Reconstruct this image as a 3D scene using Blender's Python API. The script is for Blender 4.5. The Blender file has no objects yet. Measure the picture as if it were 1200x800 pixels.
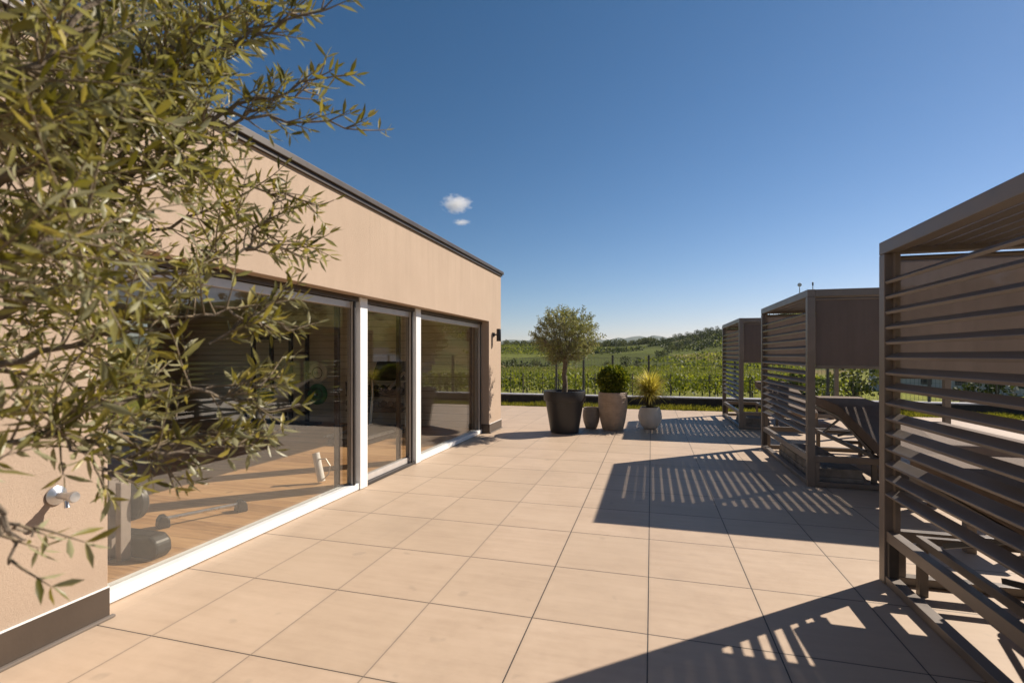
import bpy, bmesh, math, random
from mathutils import Vector, Matrix, noise
R = math.radians
random.seed(7)
scene = bpy.context.scene
col = scene.collection

# ------------------------------------------------------------------ camera
YAW, FPX, HZ, EYE = R(15.5), 589.0, 416.0, 1.6
cam = bpy.data.cameras.new('camera')
cam.sensor_width = 36.0
cam.lens = 36.0 * FPX / 1200.0
cam.shift_y = (HZ - 400.0) / 1200.0
cam.clip_start, cam.clip_end = 0.05, 30000
cam.dof.use_dof = True
cam.dof.focus_distance = 8.0
cam.dof.aperture_fstop = 3.0
camo = bpy.data.objects.new('camera', cam)
col.objects.link(camo)
camo.location = (0, 0, EYE)
camo.rotation_euler = (R(90), 0, YAW)
scene.camera = camo

# ------------------------------------------------------------------ sky, sun, exposure
SUN_EL, SUN_AZ = 37.5, 49.5            # azimuth from +Y towards +X
w = bpy.data.worlds.new('World'); scene.world = w; w.use_nodes = True
nt = w.node_tree
sky = nt.nodes.new('ShaderNodeTexSky')
sky.sky_type = 'NISHITA'; sky.sun_disc = False
sky.sun_elevation = R(SUN_EL); sky.sun_rotation = R(SUN_AZ)
sky.altitude = 600; sky.air_density = 1.0; sky.dust_density = 0.2; sky.ozone_density = 2.0
# deepen the sky's blue the way the photograph's processing does: a contrast curve per colour channel
sepc = nt.nodes.new('ShaderNodeSeparateColor'); comb = nt.nodes.new('ShaderNodeCombineColor')
nt.links.new(sky.outputs[0], sepc.inputs[0])
for ch, (gam, amp) in enumerate(((1.56, .335), (1.182, .60), (1.161, .70))):
    lo = nt.nodes.new('ShaderNodeMath'); lo.operation = 'MINIMUM'; lo.inputs[1].default_value = 14
    pw = nt.nodes.new('ShaderNodeMath'); pw.operation = 'POWER'; pw.inputs[1].default_value = gam
    ml = nt.nodes.new('ShaderNodeMath'); ml.operation = 'MULTIPLY'; ml.inputs[1].default_value = amp
    nt.links.new(sepc.outputs[ch], lo.inputs[0]); nt.links.new(lo.outputs[0], pw.inputs[0]); nt.links.new(pw.outputs[0], ml.inputs[0]); nt.links.new(ml.outputs[0], comb.inputs[ch])
nt.links.new(comb.outputs[0], nt.nodes['Background'].inputs[0])
nt.nodes['Background'].inputs[1].default_value = 0.063
sun = bpy.data.lights.new('sun', 'SUN')
sun.energy = 5.0; sun.angle = R(0.5); sun.color = (1.0, 0.90, 0.79)
suno = bpy.data.objects.new('sun', sun); col.objects.link(suno)
sd = Vector((math.sin(R(SUN_AZ))*math.cos(R(SUN_EL)), math.cos(R(SUN_AZ))*math.cos(R(SUN_EL)), math.sin(R(SUN_EL))))
suno.rotation_euler = sd.to_track_quat('Z', 'Y').to_euler()
suno.location = (20, 20, 30)
vs = scene.view_settings
vs.view_transform = 'Standard'; vs.look = 'None'; vs.exposure = 0.57; vs.gamma = 1.0
vs.use_curve_mapping = False
cy = scene.cycles
cy.use_denoising = True
cy.max_bounces = 8; cy.diffuse_bounces = 4; cy.glossy_bounces = 4; cy.transparent_max_bounces = 24
cy.volume_bounces = 4
cy.caustics_reflective = False; cy.caustics_refractive = False
cy.sample_clamp_indirect = 6.0

# ------------------------------------------------------------------ helpers
def at(u, v, d):
    """design aid: a point seen at pixel (u, v) of the 1200 px photo at depth d metres"""
    r = (u - 600) / FPX * d
    return Vector((-math.sin(YAW)*d + math.cos(YAW)*r, math.cos(YAW)*d + math.sin(YAW)*r, EYE - (v - HZ) / FPX * d))

class MB:
    def __init__(s): s.v = []; s.f = []; s.sm = []
    def face(s, pts, smooth=False):
        b = len(s.v); s.v += [tuple(p) for p in pts]; s.f.append(tuple(range(b, b+len(pts)))); s.sm.append(smooth)
    def box(s, a, b):
        x0, y0, z0 = a; x1, y1, z1 = b
        s._hexa([(x0,y0,z0),(x1,y0,z0),(x1,y1,z0),(x0,y1,z0),(x0,y0,z1),(x1,y0,z1),(x1,y1,z1),(x0,y1,z1)])
        return s
    def _hexa(s, p):
        b = len(s.v); s.v += [tuple(q) for q in p]
        for f in ((0,3,2,1),(4,5,6,7),(0,1,5,4),(1,2,6,5),(2,3,7,6),(3,0,4,7)):
            s.f.append(tuple(b+i for i in f)); s.sm.append(False)
    def bar(s, p, q, wd, ht, up=(0,0,1)):
        """a square bar from p to q: wd sideways, ht along up"""
        p, q = Vector(p), Vector(q); d = (q-p).normalized(); up = Vector(up)
        sx = d.cross(up)
        if sx.length < 1e-5: sx = d.cross(Vector((1,0,0)))
        sx.normalize(); sz = sx.cross(d).normalized()
        c = []
        for e in (p, q):
            for a, b in ((-1,-1),(1,-1),(1,1),(-1,1)):
                c.append(e + sx*a*wd/2 + sz*b*ht/2)
        s._hexa([c[0],c[1],c[5],c[4],c[3],c[2],c[6],c[7]])
        return s
    def tube(s, pts, rad, n=8, caps=True):
        pts = [Vector(p) for p in pts]
        if not isinstance(rad, (list, tuple)): rad = [rad]*len(pts)
        rings = []; prev = None
        for i, p in enumerate(pts):
            d = (pts[min(i+1, len(pts)-1)] - pts[max(i-1, 0)]).normalized()
            if prev is None:
                a = d.cross(Vector((0,0,1)))
                if a.length < 1e-3: a = d.cross(Vector((1,0,0)))
            else:
                a = prev - d*prev.dot(d)
                if a.length < 1e-6: a = d.orthogonal()
            a.normalize(); prev = a; b = d.cross(a)
            base = len(s.v)
            for k in range(n):
                t = 2*math.pi*k/n
                s.v.append(tuple(p + (a*math.cos(t) + b*math.sin(t))*rad[i]))
            rings.append(base)
        for i in range(len(rings)-1):
            for k in range(n):
                k2 = (k+1) % n
                s.f.append((rings[i]+k, rings[i]+k2, rings[i+1]+k2, rings[i+1]+k)); s.sm.append(True)
        if caps:
            s.f.append(tuple(rings[0]+k for k in range(n-1, -1, -1))); s.sm.append(False)
            s.f.append(tuple(rings[-1]+k for k in range(n))); s.sm.append(False)
        return s
    def lathe(s, prof, c=(0,0,0), n=40, axis='z'):
        """prof: (radius, height) list, closed to the axis at r = 0"""
        rings = []
        for r, z in prof:
            base = len(s.v)
            m = 1 if r < 1e-6 else n
            for k in range(m):
                t = 2*math.pi*k/n
                q = (r*math.cos(t), r*math.sin(t), z)
                if axis == 'y': q = (q[0], q[2], q[1])
                if axis == 'x': q = (q[2], q[0], q[1])
                s.v.append((c[0]+q[0], c[1]+q[1], c[2]+q[2]))
            rings.append((base, m))
        for (a, ma), (b, mb) in zip(rings, rings[1:]):
            for k in range(n):
                k2 = (k+1) % n
                if ma == 1 and mb == 1: continue
                if ma == 1: f = (a, b+k2, b+k)
                elif mb == 1: f = (a+k, a+k2, b)
                else: f = (a+k, a+k2, b+k2, b+k)
                s.f.append(f); s.sm.append(True)
        return s
    def prism(s, outline, lo, hi, axis):
        """outline of 2-D points extruded along axis ('x': outline is (y,z); 'y': (x,z); 'z': (x,y))"""
        def mk(p, t):
            return {'x': (t, p[0], p[1]), 'y': (p[0], t, p[1]), 'z': (p[0], p[1], t)}[axis]
        n = len(outline); b = len(s.v)
        s.v += [mk(p, lo) for p in outline] + [mk(p, hi) for p in outline]
        s.f.append(tuple(b+i for i in range(n))); s.sm.append(False)
        s.f.append(tuple(b+n+i for i in range(n-1, -1, -1))); s.sm.append(False)
        for i in range(n):
            j = (i+1) % n
            s.f.append((b+j, b+i, b+n+i, b+n+j)); s.sm.append(False)
        return s
    def leaf(s, p, d, nrm, L, W, curl=0.12):
        d = d.normalized(); sx = d.cross(nrm)
        if sx.length < 1e-4: sx = d.orthogonal()
        sx.normalize(); up = sx.cross(d)
        b = len(s.v)
        def P(t, side, lift): return tuple(p + d*(t*L) + sx*(side*W/2) + up*(lift*L))
        fold = 0.09*W/L*2
        s.v += [P(0,0,0), P(.22,-.62,fold), P(.22,.62,fold), P(.25,0,0), P(.58,-.95,fold-curl*.35), P(.58,.95,fold-curl*.35), P(.6,0,-curl*.4), P(1,0,-curl)]
        for f in ((0,3,1),(0,2,3),(1,3,6,4),(3,2,5,6),(4,6,7),(6,5,7)):
            s.f.append(tuple(b+i for i in f)); s.sm.append(True)
    def quad(s, p, d, nrm, L, W):
        d = d.normalized(); sx = d.cross(nrm)
        if sx.length < 1e-4: sx = d.orthogonal()
        sx.normalize()
        s.face([p - sx*W*.2, p + d*L*.5 - sx*W*.5, p + d*L, p + d*L*.5 + sx*W*.5])
    def build(s, name, mat, parent=None, bevel=0, fix=False):
        me = bpy.data.meshes.new(name)
        me.from_pydata(s.v, [], s.f)
        me.polygons.foreach_set('use_smooth', s.sm)
        if fix:
            bm = bmesh.new(); bm.from_mesh(me); bmesh.ops.recalc_face_normals(bm, faces=bm.faces); bm.to_mesh(me); bm.free()
        if any(s.sm) and len(s.f) < 4000: me.set_sharp_from_angle(angle=R(42))
        me.materials.append(mat)
        o = bpy.data.objects.new(name, me); col.objects.link(o)
        if parent is not None: o.parent = parent
        if bevel:
            m = o.modifiers.new('edge', 'BEVEL'); m.width = bevel; m.segments = 2; m.limit_method = 'ANGLE'
        return o

def tag(o, label=None, cat=None, group=None, kind=None):
    if label: o['label'] = label
    if cat: o['category'] = cat
    if group: o['group'] = group
    if kind: o['kind'] = kind
    return o
def thing(name, label, cat, loc=(0,0,0), rz=0, group=None):
    o = bpy.data.objects.new(name, None); col.objects.link(o)
    o.empty_display_size = .1; o.location = loc; o.rotation_euler = (0,0,rz)
    return tag(o, label, cat, group)
def copy_tree(o, parent=None):
    c = o.copy(); col.objects.link(c)
    if parent is not None: c.parent = parent
    for ch in list(o.children): copy_tree(ch, c)
    return c

# ------------------------------------------------------------------ materials
class NT:
    def __init__(s, name):
        s.m = bpy.data.materials.new(name); s.m.use_nodes = True
        s.t = s.m.node_tree; s.b = s.t.nodes['Principled BSDF']; s.out = s.t.nodes['Material Output']
    def n(s, typ, **kw):
        x = s.t.nodes.new('ShaderNode'+typ)
        for k, v in kw.items():
            if k.startswith('i_'): x.inputs[int(k[2:]) if k[2:].isdigit() else k[2:].replace('_', ' ')].default_value = v
            else: setattr(x, k, v)
        return x
    def l(s, a, b): s.t.links.new(a, b)
    def math(s, op, a, b=None):
        x = s.n('Math', operation=op)
        for i, q in enumerate((a, b)):
            if q is None: continue
            if isinstance(q, (int, float)): x.inputs[i].default_value = q
            else: s.l(q, x.inputs[i])
        return x.outputs[0]
    def coord(s, which='Object', scale=None):
        c = s.n('TexCoord').outputs[which]
        if scale is not None:
            mp = s.n('Mapping'); mp.inputs['Scale'].default_value = scale; s.l(c, mp.inputs[0]); c = mp.outputs[0]
        return c
    def noise(s, vec, scale, detail=4, rough=.55):
        x = s.n('TexNoise'); x.inputs['Scale'].default_value = scale; x.inputs['Detail'].default_value = detail; x.inputs['Roughness'].default_value = rough
        s.l(vec, x.inputs['Vector']); return x.outputs['Fac']
    def ramp(s, fac, stops):
        x = s.n('ValToRGB'); e = x.color_ramp.elements
        while len(e) < len(stops): e.new(0.5)
        for q, (p, c) in zip(e, stops): q.position = p; q.color = tuple(c) + (1,)
        s.l(fac, x.inputs[0]); return x.outputs[0]
    def mix(s, fac, a, b, mode='MIX'):
        x = s.n('Mix', data_type='RGBA', blend_type=mode)
        for i, q in ((0, fac), (6, a), (7, b)):
            if isinstance(q, (int, float)): x.inputs[i].default_value = q
            elif isinstance(q, tuple): x.inputs[i].default_value = q + (1,)
            else: s.l(q, x.inputs[i])
        return x.outputs[2]
    def bump(s, h, strength, dist):
        x = s.n('Bump'); x.inputs['Strength'].default_value = strength; x.inputs['Distance'].default_value = dist
        s.l(h, x.inputs['Height']); s.l(x.outputs[0], s.b.inputs['Normal'])
    def set(s, **kw):
        for k, v in kw.items():
            i = s.b.inputs[k.replace('_', ' ')]
            if hasattr(v, 'is_linked') or isinstance(v, bpy.types.NodeSocket): s.l(v, i)
            else: i.default_value = v + (1,) if isinstance(v, tuple) and len(v) == 3 else v

def plain(name, c, rough=.5, metal=0., var=.12, scale=6., bump=0., bscale=200., spec=.5):
    t = NT(name); co = t.coord()
    n1 = t.noise(co, scale, 5)
    a = tuple(x*(1-var) for x in c); b = tuple(min(1, x*(1+var)) for x in c)
    t.set(Base_Color=t.ramp(n1, [(.3, a), (.7, b)]), Metallic=metal, Specular_IOR_Level=spec)
    t.set(Roughness=t.math('ADD', t.math('MULTIPLY', n1, .25), rough-.12))
    if bump: t.bump(t.noise(co, bscale, 3), bump, .01)
    return t.m

def leafmat(name, cols, trans=.35, rough=.45, back=None):
    t = NT(name)
    g = t.n('NewGeometry')
    c = t.ramp(g.outputs['Random Per Island'], cols)
    if back: c = t.mix(g.outputs['Backfacing'], c, back)
    t.set(Base_Color=c, Roughness=rough, Specular_IOR_Level=.4)
    tr = t.n('BsdfTranslucent'); t.l(t.mix(1.0, c, (1.0, 1.0, .45), 'MULTIPLY'), tr.inputs[0])
    mx = t.n('MixShader'); mx.inputs[0].default_value = trans
    t.l(t.b.outputs[0], mx.inputs[1]); t.l(tr.outputs[0], mx.inputs[2]); t.l(mx.outputs[0], t.out.inputs[0])
    return t.m

M = {}
# terrace tiles: joints and per-tile tone come from the object's own coordinates
TX, TY, TX0, TY0 = .682, .773, -.02, 2.215
def tiles():
    t = NT('terrace_tile'); co = t.coord()
    sp = t.n('SeparateXYZ'); t.l(co, sp.inputs[0])
    ux = t.math('DIVIDE', t.math('SUBTRACT', sp.outputs[0], TX0), TX)
    uy = t.math('DIVIDE', t.math('SUBTRACT', sp.outputs[1], TY0), TY)
    def edge(u, size):
        fr = t.math('FRACT', u)
        d = t.math('MINIMUM', fr, t.math('SUBTRACT', 1.0, fr))
        return t.math('MULTIPLY', d, size)
    ex, ey = edge(ux, TX), edge(uy, TY)
    e = t.math('MINIMUM', ex, ey)
    sm = t.n('MapRange'); sm.inputs[1].default_value = .0027; sm.inputs[2].default_value = .0042
    t.l(e, sm.inputs[0]); jm = sm.outputs[0]
    cb = t.n('CombineXYZ'); t.l(t.math('FLOOR', ux), cb.inputs[0]); t.l(t.math('FLOOR', uy), cb.inputs[1])
    wn = t.n('TexWhiteNoise', noise_dimensions='3D'); t.l(cb.outputs[0], wn.inputs['Vector'])
    off = t.n('VectorMath', operation='ADD'); t.l(co, off.inputs[0])
    sc = t.n('VectorMath', operation='SCALE'); t.l(wn.outputs['Color'], sc.inputs[0]); sc.inputs['Scale'].default_value = 30
    t.l(sc.outputs[0], off.inputs[1])
    n1 = t.noise(off.outputs[0], 1.6, 6, .6); n2 = t.noise(off.outputs[0], 14, 5, .65); n3 = t.noise(co, 190, 3, .6)
    st = t.n('Mapping'); st.inputs['Scale'].default_value = (1.2, 9, 1); t.l(off.outputs[0], st.inputs[0])
    n4 = t.noise(st.outputs[0], 1.7, 5, .6)
    f = t.math('ADD', t.math('MULTIPLY', n1, .45), t.math('ADD', t.math('MULTIPLY', n2, .22), t.math('MULTIPLY', n4, .33)))
    c = t.ramp(f, [(.28, (.395, .288, .202)), (.5, (.505, .380, .272)), (.74, (.60, .462, .338))])
    c = t.mix(t.math('ADD', .0, t.math('MULTIPLY', wn.outputs['Value'], .34)), c, (.41, .315, .22))
    c = t.mix(t.math('MULTIPLY', n3, .25), c, (.45, .335, .23))
    # faint dirt that gathers next to the joints
    dm = t.n('MapRange'); dm.inputs[1].default_value = .0; dm.inputs[2].default_value = .022; dm.inputs[3].default_value = .35; dm.inputs[4].default_value = 0
    t.l(e, dm.inputs[0])
    c = t.mix(t.math('MULTIPLY', dm.outputs[0], n2), c, (.22, .18, .14))
    lit_joint = t.math('MULTIPLY', t.math('LESS_THAN', ux, -1.5), t.math('LESS_THAN', ex, ey))   # paler joints near the building: sunlit gap sides put into the colour
    wm = t.noise(t.coord(scale=(.9, .35, 1)), 1.1, 6, .65)
    wr_ = t.n('MapRange'); wr_.inputs[1].default_value = .55; wr_.inputs[2].default_value = .70; wr_.inputs[4].default_value = .30; t.l(wm, wr_.inputs[0])
    c = t.mix(wr_.outputs[0], c, (.33, .255, .185))
    c = t.mix(jm, t.mix(lit_joint, (.04, .033, .027), (.25, .195, .145)), c)
    # sparse specks and small stains
    stn = t.noise(co, 5.5, 2, .4)
    sr = t.n('MapRange'); sr.inputs[1].default_value = .70; sr.inputs[2].default_value = .76; sr.inputs[4].default_value = .35; t.l(stn, sr.inputs[0])
    c = t.mix(sr.outputs[0], c, (.30, .24, .18))
    t.set(Base_Color=c, Roughness=t.math('ADD', .42, t.math('MULTIPLY', n2, .3)), Specular_IOR_Level=.35)
    hh = t.math('ADD', t.math('MULTIPLY', jm, 1.0), t.math('MULTIPLY', n3, .05))
    t.bump(hh, .35, .004)
    return t.m
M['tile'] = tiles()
def stucco():
    t = NT('stucco'); co = t.coord()
    n1 = t.noise(co, 260, 4, .6); n2 = t.noise(co, 1.3, 5); n3 = t.noise(co, 60, 3)
    mp = t.n('Mapping'); mp.inputs['Scale'].default_value = (2, 5, .5); t.l(co, mp.inputs[0]); n4 = t.noise(mp.outputs[0], 1.4, 5, .6)
    c = t.ramp(t.math('ADD', t.math('MULTIPLY', n2, .6), t.math('MULTIPLY', n4, .4)), [(.3, (.435, .330, .243)), (.7, (.495, .378, .280))])
    gr = t.n('MapRange'); gr.inputs[1].default_value = .52; gr.inputs[2].default_value = .68; gr.inputs[4].default_value = .55; t.l(t.noise(co, 150, 4, .65), gr.inputs[0])
    c = t.mix(gr.outputs[0], c, (.30, .225, .165))
    sz = t.n('SeparateXYZ'); t.l(co, sz.inputs[0])
    st = t.noise(t.coord(scale=(1, 7, .35)), 1.0, 6, .65)          # rain streaks below the coping
    up_ = t.n('MapRange'); up_.inputs[1].default_value = 2.3; up_.inputs[2].default_value = 3.36; up_.inputs[4].default_value = .28; t.l(sz.outputs[2], up_.inputs[0])
    sr_ = t.n('MapRange'); sr_.inputs[1].default_value = .5; sr_.inputs[2].default_value = .72; t.l(st, sr_.inputs[0])
    c = t.mix(t.math('MULTIPLY', up_.outputs[0], sr_.outputs[0]), c, (.27, .205, .15))
    lo_ = t.n('MapRange'); lo_.inputs[1].default_value = .5; lo_.inputs[2].default_value = .15; lo_.inputs[4].default_value = .5; t.l(sz.outputs[2], lo_.inputs[0])
    c = t.mix(t.math('MULTIPLY', lo_.outputs[0], n2), c, (.28, .215, .16))
    t.set(Base_Color=c, Roughness=.9, Specular_IOR_Level=.15)
    t.bump(t.math('ADD', n1, t.math('MULTIPLY', n3, .6)), .6, .006)
    return t.m
M['stucco'] = stucco()
M['flash'] = plain('brown_flashing', (.075, .055, .040), .42, .2, .15, 3, .05, 60)
M['roofmetal'] = plain('dark_roof_metal', (.055, .042, .033), .45, .2, .12, 3)
M['white'] = plain('white_frame', (.80, .80, .78), .35, 0, .03, 8)
M['frame'] = plain('grey_frame', (.55, .51, .47), .35, .25, .06, 8)
M['darkframe'] = plain('dark_frame_gasket', (.035, .03, .028), .5, 0, .15, 10)
M['bronze'] = plain('bronze_aluminium', (.188, .158, .132), .42, .2, .12, 5, .03, 500)
M['slat'] = plain('slat_aluminium', (.19, .163, .14), .38, .2, .12, 4, .03, 500)
M['steel'] = plain('steel', (.55, .55, .55), .3, .9, .08, 20)
M['black'] = plain('black_metal', (.018, .018, .019), .45, 0, .2, 10)
M['mat'] = plain('mattress_fabric', (.21, .165, .135), .9, 0, .1, 9, .3, 500, .2)
M['mattside'] = plain('mattress_side', (.10, .08, .065), .85, 0, .1, 9, .3, 500, .2)
M['concrete'] = plain('concrete', (.25, .23, .205), .9, 0, .25, 9, .4, 160, .2)
M['darkwall'] = plain('dark_low_wall', (.05, .046, .043), .85, 0, .3, 4, .4, 80, .2)
M['coping'] = plain('pale_coping', (.40, .39, .40), .8, 0, .2, 7, .3, 120, .2)
M['fencemetal'] = plain('fence_metal', (.05, .055, .055), .5, .2, .2, 8)
M['wire'] = plain('fence_wire', (.13, .14, .12), .5, .3, .2, 8)
M['soil'] = plain('soil', (.035, .025, .018), .95, 0, .4, 20, .6, 90, .1)
M['potblack'] = plain('black_planter', (.022, .02, .02), .42, 0, .15, 5, .1, 300)
def ribbed(name, c):
    t = NT(name); co = t.coord()
    sp = t.n('SeparateXYZ'); t.l(co, sp.inputs[0])
    n = t.noise(co, 9, 5); nz = t.noise(t.coord(scale=(1.5, 1.5, 40)), 2.2, 4)
    f = t.math('ADD', t.math('MULTIPLY', n, .5), t.math('MULTIPLY', nz, .5))
    t.set(Base_Color=t.ramp(f, [(.3, tuple(x*.72 for x in c)), (.7, tuple(x*1.2 for x in c))]), Roughness=.6, Specular_IOR_Level=.4)
    t.bump(nz, .7, .02); return t.m
M['potbrown'] = ribbed('ribbed_brown_planter', (.45, .325, .225))
M['potgrey'] = plain('grey_planter', (.62, .56, .49), .8, 0, .1, 7, .2, 200, .2)
M['pottaupe'] = ribbed('ribbed_taupe_planter', (.36, .29, .225))
M['bark'] = plain('olive_bark', (.17, .135, .10), .9, 0, .35, 25, .7, 60, .15)
M['twig'] = plain('olive_twig', (.20, .155, .10), .8, 0, .3, 30, .4, 90, .2)
M['olive'] = leafmat('olive_leaf', [(0, (.085, .08, .017)), (.3, (.17, .155, .03)), (.65, (.30, .255, .058)), (1, (.46, .385, .135))], .38, .36, (.34, .325, .19))
M['olivefar'] = leafmat('olive_leaf_silver', [(0, (.13, .14, .05)), (.5, (.24, .25, .10)), (1, (.40, .39, .19))], .4, .5, (.26, .26, .17))
M['thuja'] = leafmat('shrub_leaf', [(0, (.06, .085, .012)), (.5, (.13, .165, .018)), (1, (.32, .32, .035))], .35, .55)
M['yucca'] = leafmat('yellow_blade', [(0, (.30, .25, .05)), (.5, (.56, .47, .11)), (1, (.74, .64, .24))], .55, .5)
M['yuccadark'] = leafmat('old_blade', [(0, (.05, .045, .02)), (1, (.12, .10, .04))], .1, .7)
M['grass'] = leafmat('grass_blade', [(0, (.13, .14, .02)), (.5, (.25, .24, .035)), (1, (.40, .35, .075))], .45, .6)
M['vine'] = leafmat('vine_leaf', [(0, (.075, .10, .014)), (.5, (.16, .185, .026)), (1, (.30, .30, .05))], .5, .6)
M['treeleaf'] = leafmat('tree_leaf', [(0, (.028, .04, .012)), (.5, (.055, .072, .02)), (1, (.10, .11, .03))], .25, .7)
M['lightleaf'] = leafmat('light_tree_leaf', [(0, (.06, .075, .02)), (.5, (.10, .115, .03)), (1, (.17, .165, .05))], .3, .7)
M['post'] = plain('weathered_post', (.12, .095, .07), .9, 0, .3, 12)
def woodfloor():
    t = NT('wood_floor'); co = t.coord()
    sp = t.n('SeparateXYZ'); t.l(co, sp.inputs[0])
    uy = t.math('DIVIDE', sp.outputs[1], .19)
    cb = t.n('CombineXYZ'); t.l(t.math('FLOOR', uy), cb.inputs[1])
    wn = t.n('TexWhiteNoise'); t.l(cb.outputs[0], wn.inputs['Vector'])
    ad = t.n('VectorMath', operation='ADD'); t.l(co, ad.inputs[0]); t.l(wn.outputs['Color'], ad.inputs[1])
    mp = t.n('Mapping'); mp.inputs['Scale'].default_value = (1.0, 11, 1); t.l(ad.outputs[0], mp.inputs[0])
    n1 = t.noise(mp.outputs[0], 2.2, 6, .62); n2 = t.noise(co, 5, 3)
    c = t.ramp(t.math('ADD', t.math('MULTIPLY', n1, .75), t.math('MULTIPLY', wn.outputs['Value'], .25)), [(.3, (.30, .16, .07)), (.5, (.50, .29, .14)), (.72, (.62, .39, .20))])
    kn = t.n('MapRange'); kn.inputs[1].default_value = .68; kn.inputs[2].default_value = .74; t.l(n2, kn.inputs[0])
    c = t.mix(t.math('MULTIPLY', kn.outputs[0], .5), c, (.14, .075, .035))
    fr = t.math('FRACT', uy); d = t.math('MULTIPLY', t.math('MINIMUM', fr, t.math('SUBTRACT', 1., fr)), .19)
    mr = t.n('MapRange'); mr.inputs[1].default_value = .001; mr.inputs[2].default_value = .003; t.l(d, mr.inputs[0])
    c = t.mix(mr.outputs[0], (.08, .045, .02), c)
    t.set(Base_Color=c, Roughness=.45); return t.m
M['wood'] = woodfloor()
def cladding():
    t = NT('pale_board_wall'); co = t.coord(); sp = t.n('SeparateXYZ'); t.l(co, sp.inputs[0])
    u = t.math('DIVIDE', sp.outputs[2], .16); fr = t.math('FRACT', u)
    mr = t.n('MapRange'); mr.inputs[1].default_value = .03; mr.inputs[2].default_value = .06; t.l(fr, mr.inputs[0])
    n = t.noise(t.coord(scale=(1, 1, 14)), 1.5, 5)
    c = t.ramp(n, [(.3, (.62, .54, .43)), (.7, (.74, .66, .55))])
    t.set(Base_Color=t.mix(mr.outputs[0], (.14, .11, .08), c), Roughness=.6); return t.m
M['clad'] = cladding()
M['ceiling'] = plain('ceiling_paint', (.8, .78, .74), .9, 0, .03)
M['inwall'] = plain('interior_paint', (.5, .45, .4), .9, 0, .05)
def glass():
    t = NT('window_glass'); t.t.nodes.remove(t.b)
    tr = t.n('BsdfTransparent'); tr.inputs[0].default_value = (.94, .93, .90, 1)
    gl = t.n('BsdfGlossy'); gl.inputs['Roughness'].default_value = 0.0; gl.inputs[0].default_value = (.95, .95, .93, 1)
    fr = t.n('Fresnel'); gm = t.n('NewGeometry'); io = t.n('MapRange'); io.inputs[3].default_value = 1.6; io.inputs[4].default_value = 1/1.6
    t.l(gm.outputs['Backfacing'], io.inputs[0]); t.l(io.outputs[0], fr.inputs[0])
    mx = t.n('MixShader'); t.l(fr.outputs[0], mx.inputs[0]); t.l(tr.outputs[0], mx.inputs[1]); t.l(gl.outputs[0], mx.inputs[2])
    t.l(mx.outputs[0], t.out.inputs[0]); return t.m
M['glass'] = glass()
def blindmat():
    t = NT('mesh_blind_fabric'); co = t.coord()
    n = t.noise(t.coord(scale=(6, 6, .8)), 2, 4); n2 = t.noise(co, 2.0, 4); n3 = t.noise(co, 420, 2)
    f = t.math('ADD', t.math('MULTIPLY', n, .4), t.math('ADD', t.math('MULTIPLY', n2, .4), t.math('MULTIPLY', n3, .2)))
    c = t.ramp(f, [(.3, (.22, .18, .16)), (.7, (.31, .26, .235))])
    t.set(Base_Color=c, Roughness=.85, Specular_IOR_Level=.2)
    t.bump(n3, .2, .004)
    tl = t.n('BsdfTranslucent'); t.l(c, tl.inputs[0])
    tp = t.n('BsdfTransparent')
    m1 = t.n('MixShader'); m1.inputs[0].default_value = .45; t.l(t.b.outputs[0], m1.inputs[1]); t.l(tl.outputs[0], m1.inputs[2])
    m2 = t.n('MixShader'); m2.inputs[0].default_value = .13; t.l(m1.outputs[0], m2.inputs[1]); t.l(tp.outputs[0], m2.inputs[2])
    t.l(m2.outputs[0], t.out.inputs[0]); return t.m
M['blind'] = blindmat()
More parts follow.
